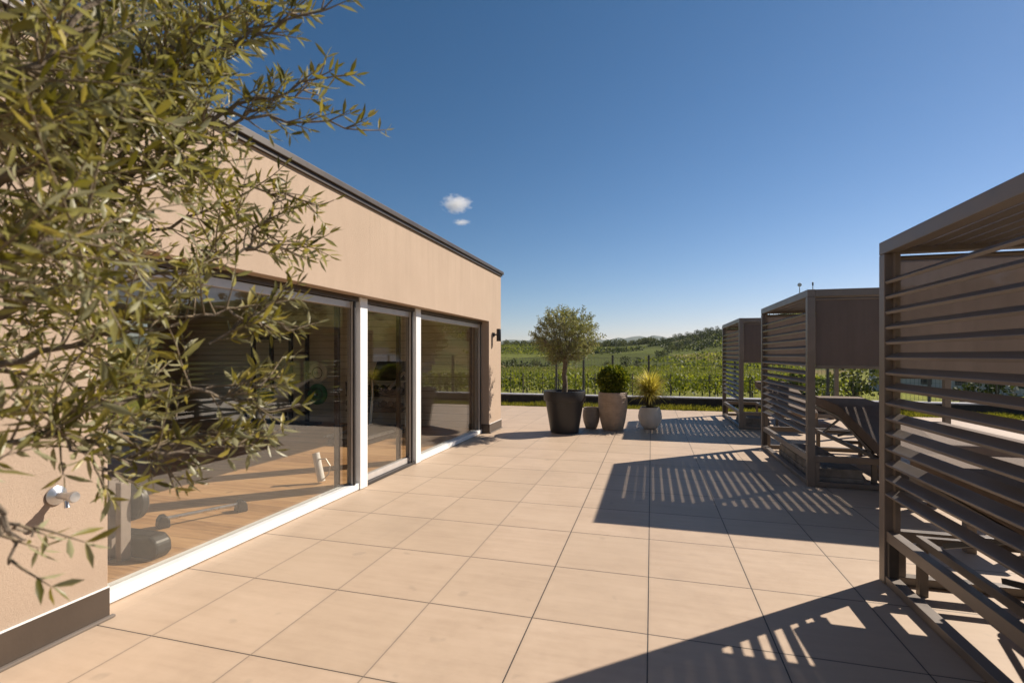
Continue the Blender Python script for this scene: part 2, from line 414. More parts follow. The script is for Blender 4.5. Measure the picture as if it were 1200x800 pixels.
def terrainmat():
    t = NT('hill_fields'); co = t.coord()
    wob = t.n('TexNoise'); wob.inputs['Scale'].default_value = .006; wob.inputs['Detail'].default_value = 3; t.l(co, wob.inputs['Vector'])
    sc = t.n('VectorMath', operation='SCALE'); t.l(wob.outputs['Color'], sc.inputs[0]); sc.inputs['Scale'].default_value = 160
    ad = t.n('VectorMath', operation='ADD'); t.l(co, ad.inputs[0]); t.l(sc.outputs[0], ad.inputs[1])
    vo = t.n('TexVoronoi'); vo.inputs['Scale'].default_value = .013
    mp = t.n('Mapping'); mp.inputs['Scale'].default_value = (.7, .8, 0); mp.inputs['Rotation'].default_value = (0, 0, .5); t.l(ad.outputs[0], mp.inputs[0]); t.l(mp.outputs[0], vo.inputs['Vector'])
    sp = t.n('SeparateColor'); t.l(vo.outputs['Color'], sp.inputs[0])
    c = t.ramp(sp.outputs[0], [(.1, (.05, .065, .014)), (.3, (.12, .145, .03)), (.4, (.27, .26, .06)), (.47, (.24, .155, .08)), (.56, (.17, .11, .055)), (.62, (.06, .075, .018)), (.72, (.17, .19, .038)), (.85, (.22, .145, .075))])
    # worked rows
    wv = t.n('TexWave'); wv.inputs['Scale'].default_value = .16; wv.inputs['Distortion'].default_value = 2; wv.inputs['Detail'].default_value = 2
    mp2 = t.n('Mapping'); t.l(co, mp2.inputs[0])
    cr = t.n('CombineXYZ'); t.l(t.math('MULTIPLY', sp.outputs[1], 2.4), cr.inputs[2]); t.l(cr.outputs[0], mp2.inputs['Rotation']); t.l(mp2.outputs[0], wv.inputs['Vector'])
    c = t.mix(t.math('MULTIPLY', wv.outputs['Fac'], .5), c, (.07, .075, .022))
    n = t.noise(co, .08, 6, .65); n2 = t.noise(co, 1.3, 5, .7)
    c = t.mix(t.math('MULTIPLY', n, .3), c, (.09, .10, .028))
    rr = t.n('VectorMath', operation='LENGTH'); t.l(co, rr.inputs[0])
    mr = t.n('MapRange'); mr.inputs[1].default_value = 90; mr.inputs[2].default_value = 190; mr.inputs[3].default_value = .85; mr.inputs[4].default_value = 0; t.l(rr.outputs['Value'], mr.inputs[0])
    c = t.mix(mr.outputs[0], c, t.ramp(n2, [(.3, (.12, .135, .022)), (.5, (.22, .23, .04)), (.7, (.34, .32, .075))]))   # mown grass of the valley floor
    c = t.mix(t.math('MULTIPLY', n2, .2), c, (.17, .165, .05))
    t.set(Base_Color=c, Roughness=1.0, Specular_IOR_Level=.05)
    t.bump(t.math('ADD', n, t.math('MULTIPLY', n2, .15)), .6, 3.0)
    return t.m
M['terrain'] = terrainmat()
M['mountain'] = plain('forested_mountain', (.05, .065, .03), 1, 0, .4, .004)
for k in M: M[k].use_fake_user = False

# ------------------------------------------------------------------ ground and hills
def sstep(a, b, x):
    t = max(0., min(1., (x-a)/(b-a))); return t*t*(3-2*t)
def interp(x, pts):
    if x <= pts[0][0]: return pts[0][1]
    for (a, p), (b, q) in zip(pts, pts[1:]):
        if x <= b: t = (x-a)/(b-a); return p + (q-p)*t
    return pts[-1][1]
def hz(x, y):
    r = math.hypot(x, y); ph = math.degrees(math.atan2(x, y))
    near = interp(r, [(0, -.45), (19, -.45), (60, -2.4), (120, -3.6), (200, -3.4), (300, 0)])
    # ridge height by azimuth
    top = interp(ph, [(-180, 12), (-40, 10), (-16, 9), (-9, 9), (-3, 9), (2, 14), (7.5, 25), (14, 42), (25, 55), (40, 58), (60, 40), (180, 12)])
    rise = sstep(190, 560, r)
    z = near + (top - near) * rise if r > 190 else near
    n = noise.noise(Vector((x*.004, y*.004, 0)))*5 + noise.noise(Vector((x*.013, y*.013, 3)))*2.6
    z += n * sstep(150, 420, r)
    z -= sstep(620, 1500, r) * (top*1.1 + 10)
    return z
def terrain():
    rs = [0, 12, 17]
    r = 20.
    while r < 3200: rs.append(r); r *= 1.045
    N = 300
    mb = MB()
    mb.v.append((0, 0, hz(0, 0)))
    for r in rs[1:]:
        for k in range(N):
            a = 2*math.pi*k/N; x, y = r*math.sin(a), r*math.cos(a); mb.v.append((x, y, hz(x, y)))
    for k in range(N):
        mb.f.append((0, 1+(k+1) % N, 1+k)); mb.sm.append(True)
    for i in range(len(rs)-2):
        a, b = 1+i*N, 1+(i+1)*N
        for k in range(N):
            k2 = (k+1) % N
            mb.f.append((a+k, a+k2, b+k2, b+k)); mb.sm.append(True)
    tag(mb.build('terrain', M['terrain'], fix=True), kind='structure')
terrain()
def mountains():
    mb = MB(); n = 220; rows = 14
    for j in range(rows):
        for i in range(n):
            ph = R(-75 + 170*i/(n-1)); t = j/(rows-1)
            r = 3600 + 2300*t
            hh = 155 + 45*noise.noise(Vector((math.degrees(ph)*.16, 1.7, 0))) + 26*noise.noise(Vector((math.degrees(ph)*.6, 5.2, t)))
            prof = math.sin(min(1, t*1.6)*math.pi/2)
            z = -40 + (hh+40)*prof + 22*noise.noise(Vector((math.degrees(ph)*.9, t*5, 9)))*prof
            mb.v.append((r*math.sin(ph), r*math.cos(ph), z))
    for j in range(rows-1):
        for i in range(n-1):
            a = j*n+i; mb.f.append((a, a+1, a+n+1, a+n)); mb.sm.append(True)
    tag(mb.build('hills', M['mountain']), kind='structure')
mountains()

EDGE = 15.35
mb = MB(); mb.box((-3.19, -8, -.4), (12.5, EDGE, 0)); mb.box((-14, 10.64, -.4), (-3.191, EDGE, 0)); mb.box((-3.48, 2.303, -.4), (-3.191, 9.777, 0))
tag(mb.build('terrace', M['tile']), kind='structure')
mb = MB(); mb.box((-14, EDGE+.01, -.4), (12.5, 16.28, -.05))
tag(mb.build('soil_strip', M['soil']), kind='structure')
def grass():
    mb = MB(); rnd = random.Random(3)
    for i in range(15000):
        x = rnd.uniform(-9, 12); y = rnd.uniform(EDGE+.02, 16.25)
        h = rnd.uniform(.05, .15)*(1.25 if noise.noise(Vector((x*1.3, y*1.3, 0))) > .1 else .8)
        a = rnd.uniform(0, 6.28); d = Vector((math.cos(a)*.5, math.sin(a)*.5, 1))
        mb.quad(Vector((x, y, -.06)), d, Vector((math.sin(a), -math.cos(a), .2)), h+.05, rnd.uniform(.012, .024))
    tag(mb.build('grass', M['grass']), kind='stuff')
grass()

# ------------------------------------------------------------------ the low wall and mesh fence
wl = thing('low_wall', 'long dark low wall with pale coping behind the grass strip', 'wall', (0, 16.3, -.3))
MB().box((-14, 0, 0), (13, .42, .56)).build('wall_body', M['darkwall'], wl)
MB().box((-14, -.015, .562), (13, .45, .60)).build('coping', M['coping'], wl, .006)
fn = thing('mesh_fence', 'thin dark wire mesh fence on top of the low wall', 'fence', (0, 16.58, .3))
fx = [-13, -10.5, -8, -5.5, -3.06, -2.15, -1.21, -.08, 2.45, 4.95, 7.45, 9.95, 12.4]
for x in fx: MB().box((x-.03, -.02, .002), (x+.03, .02, 1.3)).build('post', M['fencemetal'], fn)
for a, b in zip(fx, fx[1:]):
    mb = MB(); n = max(2, round((b-a-.1)/.1))
    for i in range(n+1):
        x = a+.05 + (b-a-.1)*i/n
        mb.box((x-.003, -.003, .03), (x+.003, .003, 1.24))
    for z in (.06, .52, .98, 1.2): mb.box((a+.033, .006, z-.004), (b-.033, .014, z+.004))
    mb.build('wire_panel', M['wire'], fn)

# ------------------------------------------------------------------ the gym building
WX = -3.2; YC = 10.62; HW = 3.36; SOF = 2.29; Y0 = -6.0; XB = -11.5
bd = thing('gym_building', 'flat roofed beige stucco building with large windows on the left', 'building', (0, 0, 0))
MB().prism([(Y0, 0), (2.30, 0), (2.30, SOF), (9.78, SOF), (9.78, 0), (YC, 0), (YC, HW), (Y0, HW)], WX-.36, WX, 'x').build('wall', M['stucco'], bd, .006, fix=True)
MB().box((XB, YC-.35, 0), (WX-.362, YC, HW)).build('wall', M['stucco'], bd)
MB().prism([(Y0, 0), (-4, 0), (-4, 2.4), (9.4, 2.4), (9.4, 0), (YC, 0), (YC, HW), (Y0, HW)], XB-.3, XB-.002, 'x').build('wall', M['stucco'], bd, fix=True)  # unseen west wall; its wide opening is added to let daylight in
added_window = MB().box((XB-.2, -3.99, .002), (XB-.1, 9.39, .08)).build('window_frame', M['frame'], bd)  # added window, brightens the room with skylight from the unseen side
MB().box((XB-.17, -3.99, .082), (XB-.15, 9.39, 2.39)).build('glass', M['glass'], added_window)
MB().box((XB, Y0, 0), (WX-.362, Y0+.3, HW)).build('wall', M['stucco'], bd)
MB().box((XB-.3, Y0, HW+.002), (WX-.06, YC-.06, HW+.07)).build('roof', M['roofmetal'], bd)
mb = MB(); mb.box((WX-.40, Y0, HW+.012), (WX+.055, YC+.055, HW+.075)); mb.build('roof_edge', M['roofmetal'], bd, .006)
mb = MB(); mb.box((WX+.002, Y0, HW-.03), (WX+.028, YC+.028, HW+.011)); mb.build('roof_edge', M['roofmetal'], bd, .003)
mb = MB(); mb.box((XB-.3, YC-.38, HW+.012), (WX-.402, YC+.055, HW+.075)); mb.build('roof_edge', M['roofmetal'], bd, .006)
for a, b in ((Y0, 2.302), (9.778, YC+.01)):
    bf = MB().box((WX+.002, a, .012), (WX+.013, b, .185)).build('base_flashing', M['flash'], bd, .002)
    MB().box((WX+.014, a, .003), (WX+.04, b+.015 if b < 5 else b, .018)).build('drip_edge', M['bronze'], bf, .002)
    MB().box((WX+.002, a+.004, .187), (WX+.017, b-.004, .193)).build('sealant_bead', M['white'], bf)
MB().box((XB, YC+.002, .012), (WX+.013, YC+.013, .185)).build('base_flashing', M['flash'], bd)
MB().box((WX-.16, 9.769, .012), (WX-.002, 9.778, .185)).build('base_flashing', M['flash'], bd)
# inside
MB().box((XB, Y0+.3, -.2), (WX-.292, YC-.352, .03)).build('interior_floor', M['wood'], bd)
MB().box((XB, Y0+.3, 2.72), (WX-.362, YC-.352, 2.80)).build('ceiling', M['ceiling'], bd)
MB().box((XB, YC-.40, .03), (WX-.364, YC-.352, 2.718)).build('interior_wall', M['clad'], bd)
MB().box((WX-.40, Y0+.31, .03), (WX-.364, 2.28, 2.718)).build('interior_wall', M['inwall'], bd)
# soffit blind box above the frames
for a, b in ((2.302, 5.268), (5.432, 6.738), (6.902, 9.77)):
    MB().box((WX-.30, a, SOF-.055), (WX-.15, b, SOF-.002)).build('blind_box', M['flash'], bd)
# posts between the windows
for a, b in ((5.27, 5.43), (6.74, 6.90)):
    MB().box((WX-.30, a, .006), (WX-.13, b, SOF-.004)).build('window_post', M['white'], bd, .004)
def window(y0, y1, sill_h, sillmat, door=False):
    XF = WX-.19
    fr = MB()
    fw = .075
    fr.box((XF-.07, y0+.002, sill_h), (XF, y0+fw, SOF-.062))
    fr.box((XF-.07, y1-fw, sill_h), (XF, y1-.002, SOF-.062))
    fr.box((XF-.07, y0+fw, SOF-.062-.075), (XF, y1-fw, SOF-.062))
    f = fr.build('window_frame', M['frame'], bd, .004)
    # stepped tracks beside the frame
    for k, (dx, wd) in enumerate(((.03, .03), (.055, .022))):
        s = MB(); s.box((XF+.003 if k == 0 else XF+.034, y1-.11-.0*k, sill_h), (XF+.03 if k == 0 else XF+.055, y1-.11+wd, SOF-.063))
        s.build('track', M['frame'] if k == 0 else M['darkframe'], f)
    for a in (y0+fw+.001, y1-fw-.02): MB().box((XF-.015, a, sill_h), (XF-.004, a+.019, SOF-.14)).build('gasket', M['darkframe'], f)
    MB().box((XF-.10, y0+.004, .008), (XF+.045, y1-.004, sill_h-.002)).build('sill', sillmat, f, .004)
    if door:
        MB().box((XF-.07, y0+fw+.002, sill_h+.001), (XF-.002, y1-fw-.002, sill_h+.075)).build('bottom_rail', M['frame'], f, .003)
    MB().box((XF-.05, y0+fw-.012, sill_h-.001), (XF-.026, y1-fw+.012, SOF-.13)).build('glass', M['glass'], f)
    # second sliding leaf edge seen through the glass
    MB().box((XF-.16, y1-.20, .034), (XF-.11, y1-.15, SOF-.075)).build('inner_stile', M['flash'], f, .003)
window(2.302, 5.268, .085, M['white'])
window(5.432, 6.738, .045, M['darkframe'], True)
window(6.902, 9.768, .085, M['white'])

# ------------------------------------------------------------------ wall lamp and tap
lp = thing('wall_lamp', 'small black cylinder lamp on the wall by the building corner', 'lamp', (WX+.002, 10.08, 1.98))
MB().lathe([(0, 0), (.045, 0), (.045, .02), (0, .02)], (0, 0, .05), 20, 'x').build('mount', M['black'], lp)
MB().bar((.02, 0, .05), (.075, 0, .05), .03, .03).build('arm', M['black'], lp)
mb = MB(); mb.lathe([(0, -.09), (.045, -.09), (.048, -.085), (.048, .165), (.045, .17), (0, .17)], (.115, 0, 0), 24); mb.build('lamp_body', M['black'], lp)
tp = thing('garden_tap', 'small chrome garden tap on the beige wall below the leaves', 'tap', (WX+.002, 2.02, .82))
MB().lathe([(0, 0), (.052, 0), (.052, .008), (.03, .022), (.018, .03), (0, .03)], (0, 0, 0), 28, 'x').build('rose', M['steel'], tp)
mb = MB(); mb.lathe([(0, .02), (.019, .02), (.019, .09), (.024, .092), (.024, .118), (.019, .12), (0, .12)], (0, 0, 0), 20, 'x'); mb.build('tap_body', M['steel'], tp)
mb = MB(); mb.tube([(.075, 0, -.012), (.082, 0, -.04), (.088, 0, -.062)], [.011, .011, .014], 12); mb.build('spout', M['steel'], tp)
mb = MB(); mb.lathe([(0, .118), (.028, .12), (.032, .135), (.026, .147), (0, .15)], (0, 0, 0), 20, 'x'); mb.build('handle', M['steel'], tp)

# ------------------------------------------------------------------ gym equipment behind the glass
YW = YC-.42
FZ = .032
rk = thing('power_rack', 'black power rack with curved top bar against the back wall', 'gym rack', (-7.70, YW-.75, FZ))
for x in (-1.03, -.84, -.02, .13):
    y = .35 if x in (-.84, .13) else 0
    MB().box((x-.04, y-.035, .052), (x+.04, y+.035, 2.05)).build('upright', M['black'], rk, .004)
pts = [(-.02, 0, 2.06)] + [(-.04+.17*math.sin(a), .0+.35*(a/1.57), 1.94+.14*math.cos(a)) for a in [i*math.pi/16 for i in range(9)]]
MB().tube(pts, .034, 12).build('top_bar', M['black'], rk)
MB().bar((-1.03, 0, 1.95), (-.06, 0, 1.95), .07, .07).build('crossbar', M['black'], rk)
for z in (.28, .80, 1.16, 1.62):
    MB().tube([(.14, .31, z), (.14, -.02, z), (.36, -.02, z)] if z in (.28, 1.62) else [(.13, .31, z), (.42, .10, z)], .02, 10).build('peg', M['black'], rk)
for x in (-.75, .15): MB().box((x-.3, -.1, .0), (x+.3, .45, .05)).build('foot', M['black'], rk, .005)
M['plate_white'] = plain('white_plate', (.82, .78, .68), .5); M['plate_green'] = plain('green_plate', (.02, .22, .08), .5); M['plate_yellow'] = plain('yellow_plate', (.42, .27, .06), .5)
def plate(loc, r, mat, label):
    t = thing('weight_plate', label, 'weight plate', loc, 0, None)
    MB().lathe([(.03, -.03), (.07, -.034), (.07, -.022), (r*.78, -.02), (r*.8, -.034), (r*.97, -.034), (r, -.028), (r, .028), (r*.97, .034), (.03, .03), (.03, -.03)], (0, 0, 0), 40, 'y').build('disc', mat, t)
    MB().lathe([(r*.52, -.0215), (r*.56, -.0235), (r*.60, -.0215)], (0, 0, 0), 40, 'y').build('grip_ring', M['black'], t)
    MB().lathe([(0, -.10), (.024, -.10), (.024, .05), (0, .05)], (0, 0, 0), 12, 'y').build('sleeve', M['steel'], t)
yp = YW-.62
plate((-7.27, yp+.2, 1.20), .225, M['plate_white'], 'white weight plate hanging above the green plate on the rack')
plate((-7.27, yp+.2, .72), .235, M['plate_green'], 'bright green weight plate directly under the white plate')
plate((-8.62, yp+.2, 1.22), .225, M['plate_yellow'], 'yellow weight plate on the left side of the rack')
plate((-8.70, yp+.2, .66), .225, M['plate_green'], 'dark green weight plate below the yellow plate')
bn = thing('weight_bench', 'low padded bench in front of the rack', 'bench', (-7.75, YW-1.5, FZ))
M['pad'] = plain('pad_vinyl', (.30, .25, .22), .45)
MB().prism([(-.75, .44), (-.70, .42), (.70, .42), (.75, .44), (.75, .49), (.70, .51), (-.70, .51), (-.75, .49)], -.17, .17, 'y').build('pad', M['pad'], bn, .01)
for x in (-.5, .5):
    MB().box((x-.03, -.03, .04), (x+.03, .03, .419)).build('leg', M['black'], bn)
    MB().box((x-.03, -.28, 0), (x+.03, .28, .039)).build('foot', M['black'], bn)
dr = thing('dumbbell_rack', 'low black dumbbell rack along the back wall behind the door', 'rack', (-5.85, YW-.28, FZ))
for x in (-.72, .72):
    MB().bar((x, .16, 0), (x, -.06, .98), .05, .08, (0, 1, 0)).build('upright', M['black'], dr)
    MB().box((x-.03, -.26, .0), (x+.03, .24, .03)).build('foot', M['black'], dr)
for z in (.38, .72): MB().bar((-.68, -.06, z), (.68, -.06, z), .26, .03, (0, -.35, 1)).build('shelf', M['black'], dr)
db0 = thing('dumbbell', 'black round dumbbell in the row on the rack', 'dumbbell', (0, 0, 0), 0, 'dumbbells on the rack')
for y in (-.085, .085):
    MB().lathe([(0, y-.04), (.06, y-.04), (.072, y-.028), (.072, y+.028), (.06, y+.04), (0, y+.04)], (0, 0, 0), 20, 'y').build('head', M['black'], db0)
MB().lathe([(0, -.045), (.016, -.045), (.016, .045), (0, .045)], (0, 0, 0), 10, 'y').build('grip', M['steel'], db0)
first = True
for z in (.38, .72):
    for i in range(8):
        o = db0 if first else copy_tree(db0); first = False
        o.location = (-5.85 - .6 + .17*i, YW-.36, FZ+z+.105); o.rotation_euler = (-.33, 0, 0)
tm = thing('treadmill', 'dark exercise treadmill with silver handrails behind the far window', 'treadmill', (-5.1, YW-1.75, FZ))
MB().prism([(-.85, .02), (.75, .02), (.8, .10), (.72, .17), (-.85, .12)], -.36, .36, 'x').build('deck', M['black'], tm, .008)
for x in (-.40, .40):
    MB().tube([(x, .62, .12), (x, .70, .75), (x, .66, 1.12), (x, .52, 1.22), (x, .1, 1.02), (x, -.05, .95)], .03, 10).build('handrail', M['steel'], tm)
    MB().box((x-.035, -.84, .125), (x+.035, .6, .16)).build('side_rail', M['steel'], tm)
MB().prism([(.55, 1.10), (.72, 1.05), (.84, 1.42), (.78, 1.45)], -.34, .34, 'x').build('console', M['black'], tm, .01)
sb = thing('steel_bar', 'short steel bar with black ends lying on the wooden floor', 'bar', at(240, 598, 3.9), 0)
sb.location = (-4.14, 3.86, FZ); sb.rotation_euler = (0, 0, R(62))
MB().tube([(-.30, 0, .075), (.30, 0, .075)], .018, 12).build('grip', M['steel'], sb)
for x in (-.33, .33):
    MB().prism([(x-.05, .0), (x+.05, .0), (x+.045, .07), (x+.02, .11), (x-.02, .11), (x-.045, .07)], -.06, .06, 'y').build('end_block', M['black'], sb, .012)
cm = thing('cable_machine', 'dark machine upright with rounded foot at the left window edge', 'gym machine', (-3.95, 2.90, FZ))
MB().box((-.10, -.03, 0), (-.035, .05, .62)).build('upright', M['pad'], cm, .006)
MB().box((.03, -.03, 0), (.085, .05, .60)).build('upright', M['pad'], cm, .006)
MB().prism([(-.13, 0), (.28, 0), (.32, .05), (.31, .13), (.25, .18), (-.13, .18)], .06, .20, 'y').build('foot', M['black'], cm, .02)
MB().lathe([(0, .07), (.13, .07), (.145, .085), (.145, .13), (.13, .145), (0, .145)], (.02, 0, .42), 28, 'y').build('pulley', M['black'], cm)
tb = thing('white_tube', 'short white tube leaning on the glass by the first white post', 'tube', (-3.9, 5.32, FZ))
MB().tube([(0, 0, .02), (-.10, .02, .36)], .045, 16).build('tube_body', M['white'], tb)
MB().tube([(.03, .0, .05), (.10, .0, .12), (.12, 0, .22), (.06, 0, .30), (-.05, 0, .29)], .008, 8).build('strap', M['frame'], tb)

# ------------------------------------------------------------------ pavilions
PW, PL, PH, PT = 2.72, 2.70, 2.40, .085
def make_pavilion(label):
    p = thing('pavilion', label, 'pavilion', (0, 0, 0), 0, 'brown slatted pavilions along the terrace')
    for x in (0, PW-PT):
        for y in (0, PL-PT):
            MB().box((x, y, 0), (x+PT, y+PT, PH-.092)).build('post', M['bronze'], p, .004)
    for x in (0, PW-PT):
        MB().box((x, 0, PH-.09), (x+PT, PL, PH)).build('roof_beam', M['bronze'], p, .004)
        MB().box((x+.006, PT+.001, .006), (x+PT-.006, PL-PT-.001, .06)).build('base_beam', M['bronze'], p, .003)
    for y in (0, PL-PT):
        MB().box((PT+.001, y+.002, PH-.088), (PW-PT-.001, y+PT-.002, PH-.002)).build('roof_beam', M['bronze'], p, .004)
        MB().box((PT+.001, y+.006, .006), (PW-PT-.001, y+PT-.006, .06)).build('base_beam', M['bronze'], p, .003)
        MB().box((PT+.001, y+.012, .30), (PW-PT-.001, y+PT-.012, .375)).build('rail', M['bronze'], p, .003)
        MB().box((PT+.002, y+.008, .061), (PT+.05, y+PT-.008, .299)).build('corner_plate', M['bronze'], p, .003)
    MB().box((.012, PT+.001, .30), (PT-.012, PL-PT-.001, .375)).build('rail', M['bronze'], p, .003)
    for y in (PT+.002, PL-PT-.042):
        MB().box((.014, y, .061), (PT-.014, y+.04, .299)).build('corner_plate', M['darkframe'], p)
        MB().box((.05, y, .376), (PT-.004, y+.04, PH-.093)).build('slat_channel', M['bronze'], p)
    # side slats: blades tilted with the outer edge low
    a = R(28); dx, dz = math.cos(a)*.038, math.sin(a)*.038
    for i in range(15):
        z = 2.12 - .1055*i
        nx, nz = -math.sin(a)*.011, math.cos(a)*.011
        c = [(.04-dx, z-dz), (.04+dx, z+dz)]
        MB().prism([(c[0][0]-nx, c[0][1]-nz), (c[1][0]-nx, c[1][1]-nz), (c[1][0]+nx, c[1][1]+nz), (c[0][0]+nx, c[0][1]+nz)], PT+.003, PL-PT-.003, 'y').build('slat', M['slat'], p, .003, fix=True)
    n = 24; pitch = (PW-2*PT)/n                    # roof slats run the long way with narrow gaps
    for i in range(n):
        x = PT + pitch*(i+.5)
        MB().box((x-.0445, PT+.80, PH-.053), (x+.0445, PL-PT-.002, PH-.041)).build('roof_slat', M['slat'], p, .002)
    MB().box((PT+.002, PT+.002, PH-.056), (PW-PT-.002, PT+.797, PH-.041)).build('roof_panel', M['slat'], p, .002)
    for y in (.035, PL-.047):
        b = MB().box((PT+.012, y, 1.47), (PW-PT-.012, y+.003, PH-.135)).build('blind', M['blind'], p)
        MB().box((PT+.004, y-.006, 1.435), (PW-PT-.004, y+.009, 1.469)).build('hem_bar', M['bronze'], b, .003)
        MB().tube([(PT+.004, y+.006, PH-.12), (PW-PT-.004, y+.006, PH-.12)], .016, 12).build('roller', M['bronze'], b)
    return p
pav_spots = [((1.57, 1.47, 0), 'nearest brown slatted pavilion, cut off by the right edge'),
             ((1.835, 6.87, 0), 'middle brown slatted pavilion with a raised daybed inside'),
             ((1.83, 11.78, 0), 'farthest brown slatted pavilion close to the fence')]
pv = make_pavilion(pav_spots[0][1])
for i, (loc, lab) in enumerate(pav_spots):
    o = pv if i == 0 else copy_tree(pv)
    o.location = loc; o['label'] = lab

def slab_profile(top, th):
    """thick slab along a y-z polyline"""
    low = []
    for i, (y, z) in enumerate(top):
        a = top[max(i-1, 0)]; b = top[min(i+1, len(top)-1)]
        d = Vector((b[0]-a[0], b[1]-a[1])).normalized()
        low.append((y + d.y*th, z - d.x*th))
    return top + low[::-1]
def make_raised(label):
    """sun lounger with its slatted bed lifted on scissor struts"""
    t = thing('sun_lounger', label, 'sun lounger', (0, 0, 0), 0, 'raised loungers inside the pavilions')
    W = .66
    top = [(-.46, .425), (-.40, .465), (1.18, .86), (1.30, .88), (2.36, .93)]
    MB().prism(slab_profile(top, .145), 0, W, 'x').build('mattress', M['mat'], t, .018, fix=True)
    bed = [(y+.03, z-.155) for y, z in top]
    for x in (.03, W-.03):
        fr = MB()
        bed[1] = (.16, .58-.155)
        for a, b in zip(bed[1:-1], bed[2:]): fr.bar((x, a[0], a[1]-.02), (x, b[0], b[1]-.02), .035, .04)
        fr.build('bed_rail', M['bronze'], t)
        MB().bar((x, .08, .36), (x, 2.3, .36), .04, .05).build('base_rail', M['bronze'], t)
    for y in (.10, 1.2, 2.28): MB().bar((.052, y, .36), (W-.052, y, .36), .04, .045).build('base_rail', M['bronze'], t)
    for x in (.03, W-.03):
        for y in (.12, 2.26): MB().box((x-.025, y-.025, 0), (x+.025, y+.025, .333)).build('leg', M['bronze'], t)
    for x in (.08, W-.08):
        MB().bar((x, .45, .39), (x, 1.55, .72), .02, .03).build('strut', M['black'], t)
        MB().bar((x+.03, 1.6, .39), (x+.03, .80, .60), .02, .03).build('strut', M['black'], t)
        MB().bar((x, 2.1, .39), (x, 1.35, .70), .02, .03).build('strut', M['black'], t)
    return t
def make_flat(label):
    t = thing('daybed', label, 'daybed', (0, 0, 0), 0, 'flat daybeds inside the pavilions')
    W = 1.08
    MB().box((0, 0, .39), (W, 2.4, .56)).build('mattress', M['mat'], t, .03)
    for x in (.03, W-.03): MB().bar((x, .04, .36), (x, 2.36, .36), .05, .055).build('base_rail', M['bronze'], t)
    for y in (.06, .8, 1.6, 2.34): MB().bar((.056, y, .36), (W-.056, y, .36), .05, .05).build('base_rail', M['bronze'], t)
    for x in (.05, W-.05):
        for y in (.08, 2.3): MB().box((x-.03, y-.03, 0), (x+.03, y+.03, .332)).build('leg', M['bronze'], t)
    return t
lg = make_raised('brown sun lounger with lifted bed in the nearest pavilion')
db = make_flat('flat brown daybed seen through the nearest pavilion slats')
labs = [(None, None), ('brown sun lounger with lifted bed in the middle pavilion', 'flat brown daybed in the middle pavilion beside its lifted lounger'),
        ('brown sun lounger with lifted bed in the farthest pavilion', 'flat brown daybed in the farthest pavilion')]
for i, (loc, _) in enumerate(pav_spots):
    a = lg if i == 0 else copy_tree(lg); b = db if i == 0 else copy_tree(db)
    a.location = (loc[0]+(.14 if i == 0 else .76), loc[1]+(.23 if i == 0 else .12), 0); b.location = (loc[0]+(.86 if i == 0 else 1.48), loc[1]+.12, 0); b.scale = (1.6 if i == 0 else 1, 1, 1)  # nearest daybed widened and moved over to shade the pavilion floor
    if i: a['label'] = labs[i][0]; b['label'] = labs[i][1]
# low side table between the two nearer pavilions
st = thing('side_table', 'low brown metal table between the two nearer pavilions', 'table', (2.46, 4.90, 0))
MB().box((-.02, -.02, .46), (.52, 1.55, .50)).build('table_top', M['bronze'], st, .004)
for x in (.03, .42):
    for y in (.03, 1.44): MB().box((x-.035, y-.035, 0), (x+.035, y+.035, .459)).build('leg', M['bronze'], st, .003)
def ballast(loc, size, label):
    t = thing('ballast_block', label, 'concrete block', loc, 0, 'concrete ballast in the pavilion bases')
    MB().box((0, 0, 0), (size[0], size[1], size[2]*.48)).build('block', M['concrete'], t, .008)
    MB().box((.012, .012, size[2]*.48+.002), (size[0]-.008, size[1]-.006, size[2])).build('upper_layer', M['concrete'], t, .008)
ballast((1.96, 7.0, .003), (.52, .92, .20), 'grey concrete block under the front of the middle lounger')
ballast((1.96, 7.95, .003), (.52, .92, .20), 'grey concrete block deeper under the middle lounger')
ballast((1.96, 12.0, .003), (.52, 1.1, .22), 'grey concrete block in the base of the farthest pavilion')

# ------------------------------------------------------------------ plants
def unit(rnd):
    while True:
        v = Vector((rnd.uniform(-1, 1), rnd.uniform(-1, 1), rnd.uniform(-1, 1)))
        if .05 < v.length < 1: return v.normalized()
def olive_twig(lm, tm_, rnd, p, d, L, leafL, rad=.0028, wr=.225):
    """a drooping twig with opposite leaves; returns its end"""
    n = max(3, int(L/.026)); pts = [p.copy()]; q = p.copy(); dd = d.normalized()
    side = dd.orthogonal().normalized()
    for i in range(n):
        dd = (dd + unit(rnd)*.09 + Vector((0, 0, .012))).normalized()
        q = q + dd*(L/n); pts.append(q.copy())
        if i < 1: continue
        side = (Matrix.Rotation(R(90+rnd.uniform(-25, 25)), 3, dd) @ side)
        side = (side - dd*side.dot(dd)).normalized()
        for s in (1, -1):
            if rnd.random() < .12: continue
            ld = (side*s + dd*rnd.uniform(.5, 1.1) + Vector((0, 0, rnd.uniform(-.15, .2))))
            l = leafL*rnd.uniform(.6, 1.15)*(1 - .35*(i/n)**3)
            lm.leaf(q, ld, dd.cross(ld) * (1 if rnd.random() < .8 else -1) + unit(rnd)*.5, l, l*wr*rnd.uniform(.8, 1.15), rnd.uniform(-.05, .22))
    lm.leaf(q, dd, side, leafL*.7, leafL*.14)
    tm_.tube(pts, [rad*(1-.6*i/(len(pts)-1)) for i in range(len(pts))], 5, False)
    return q

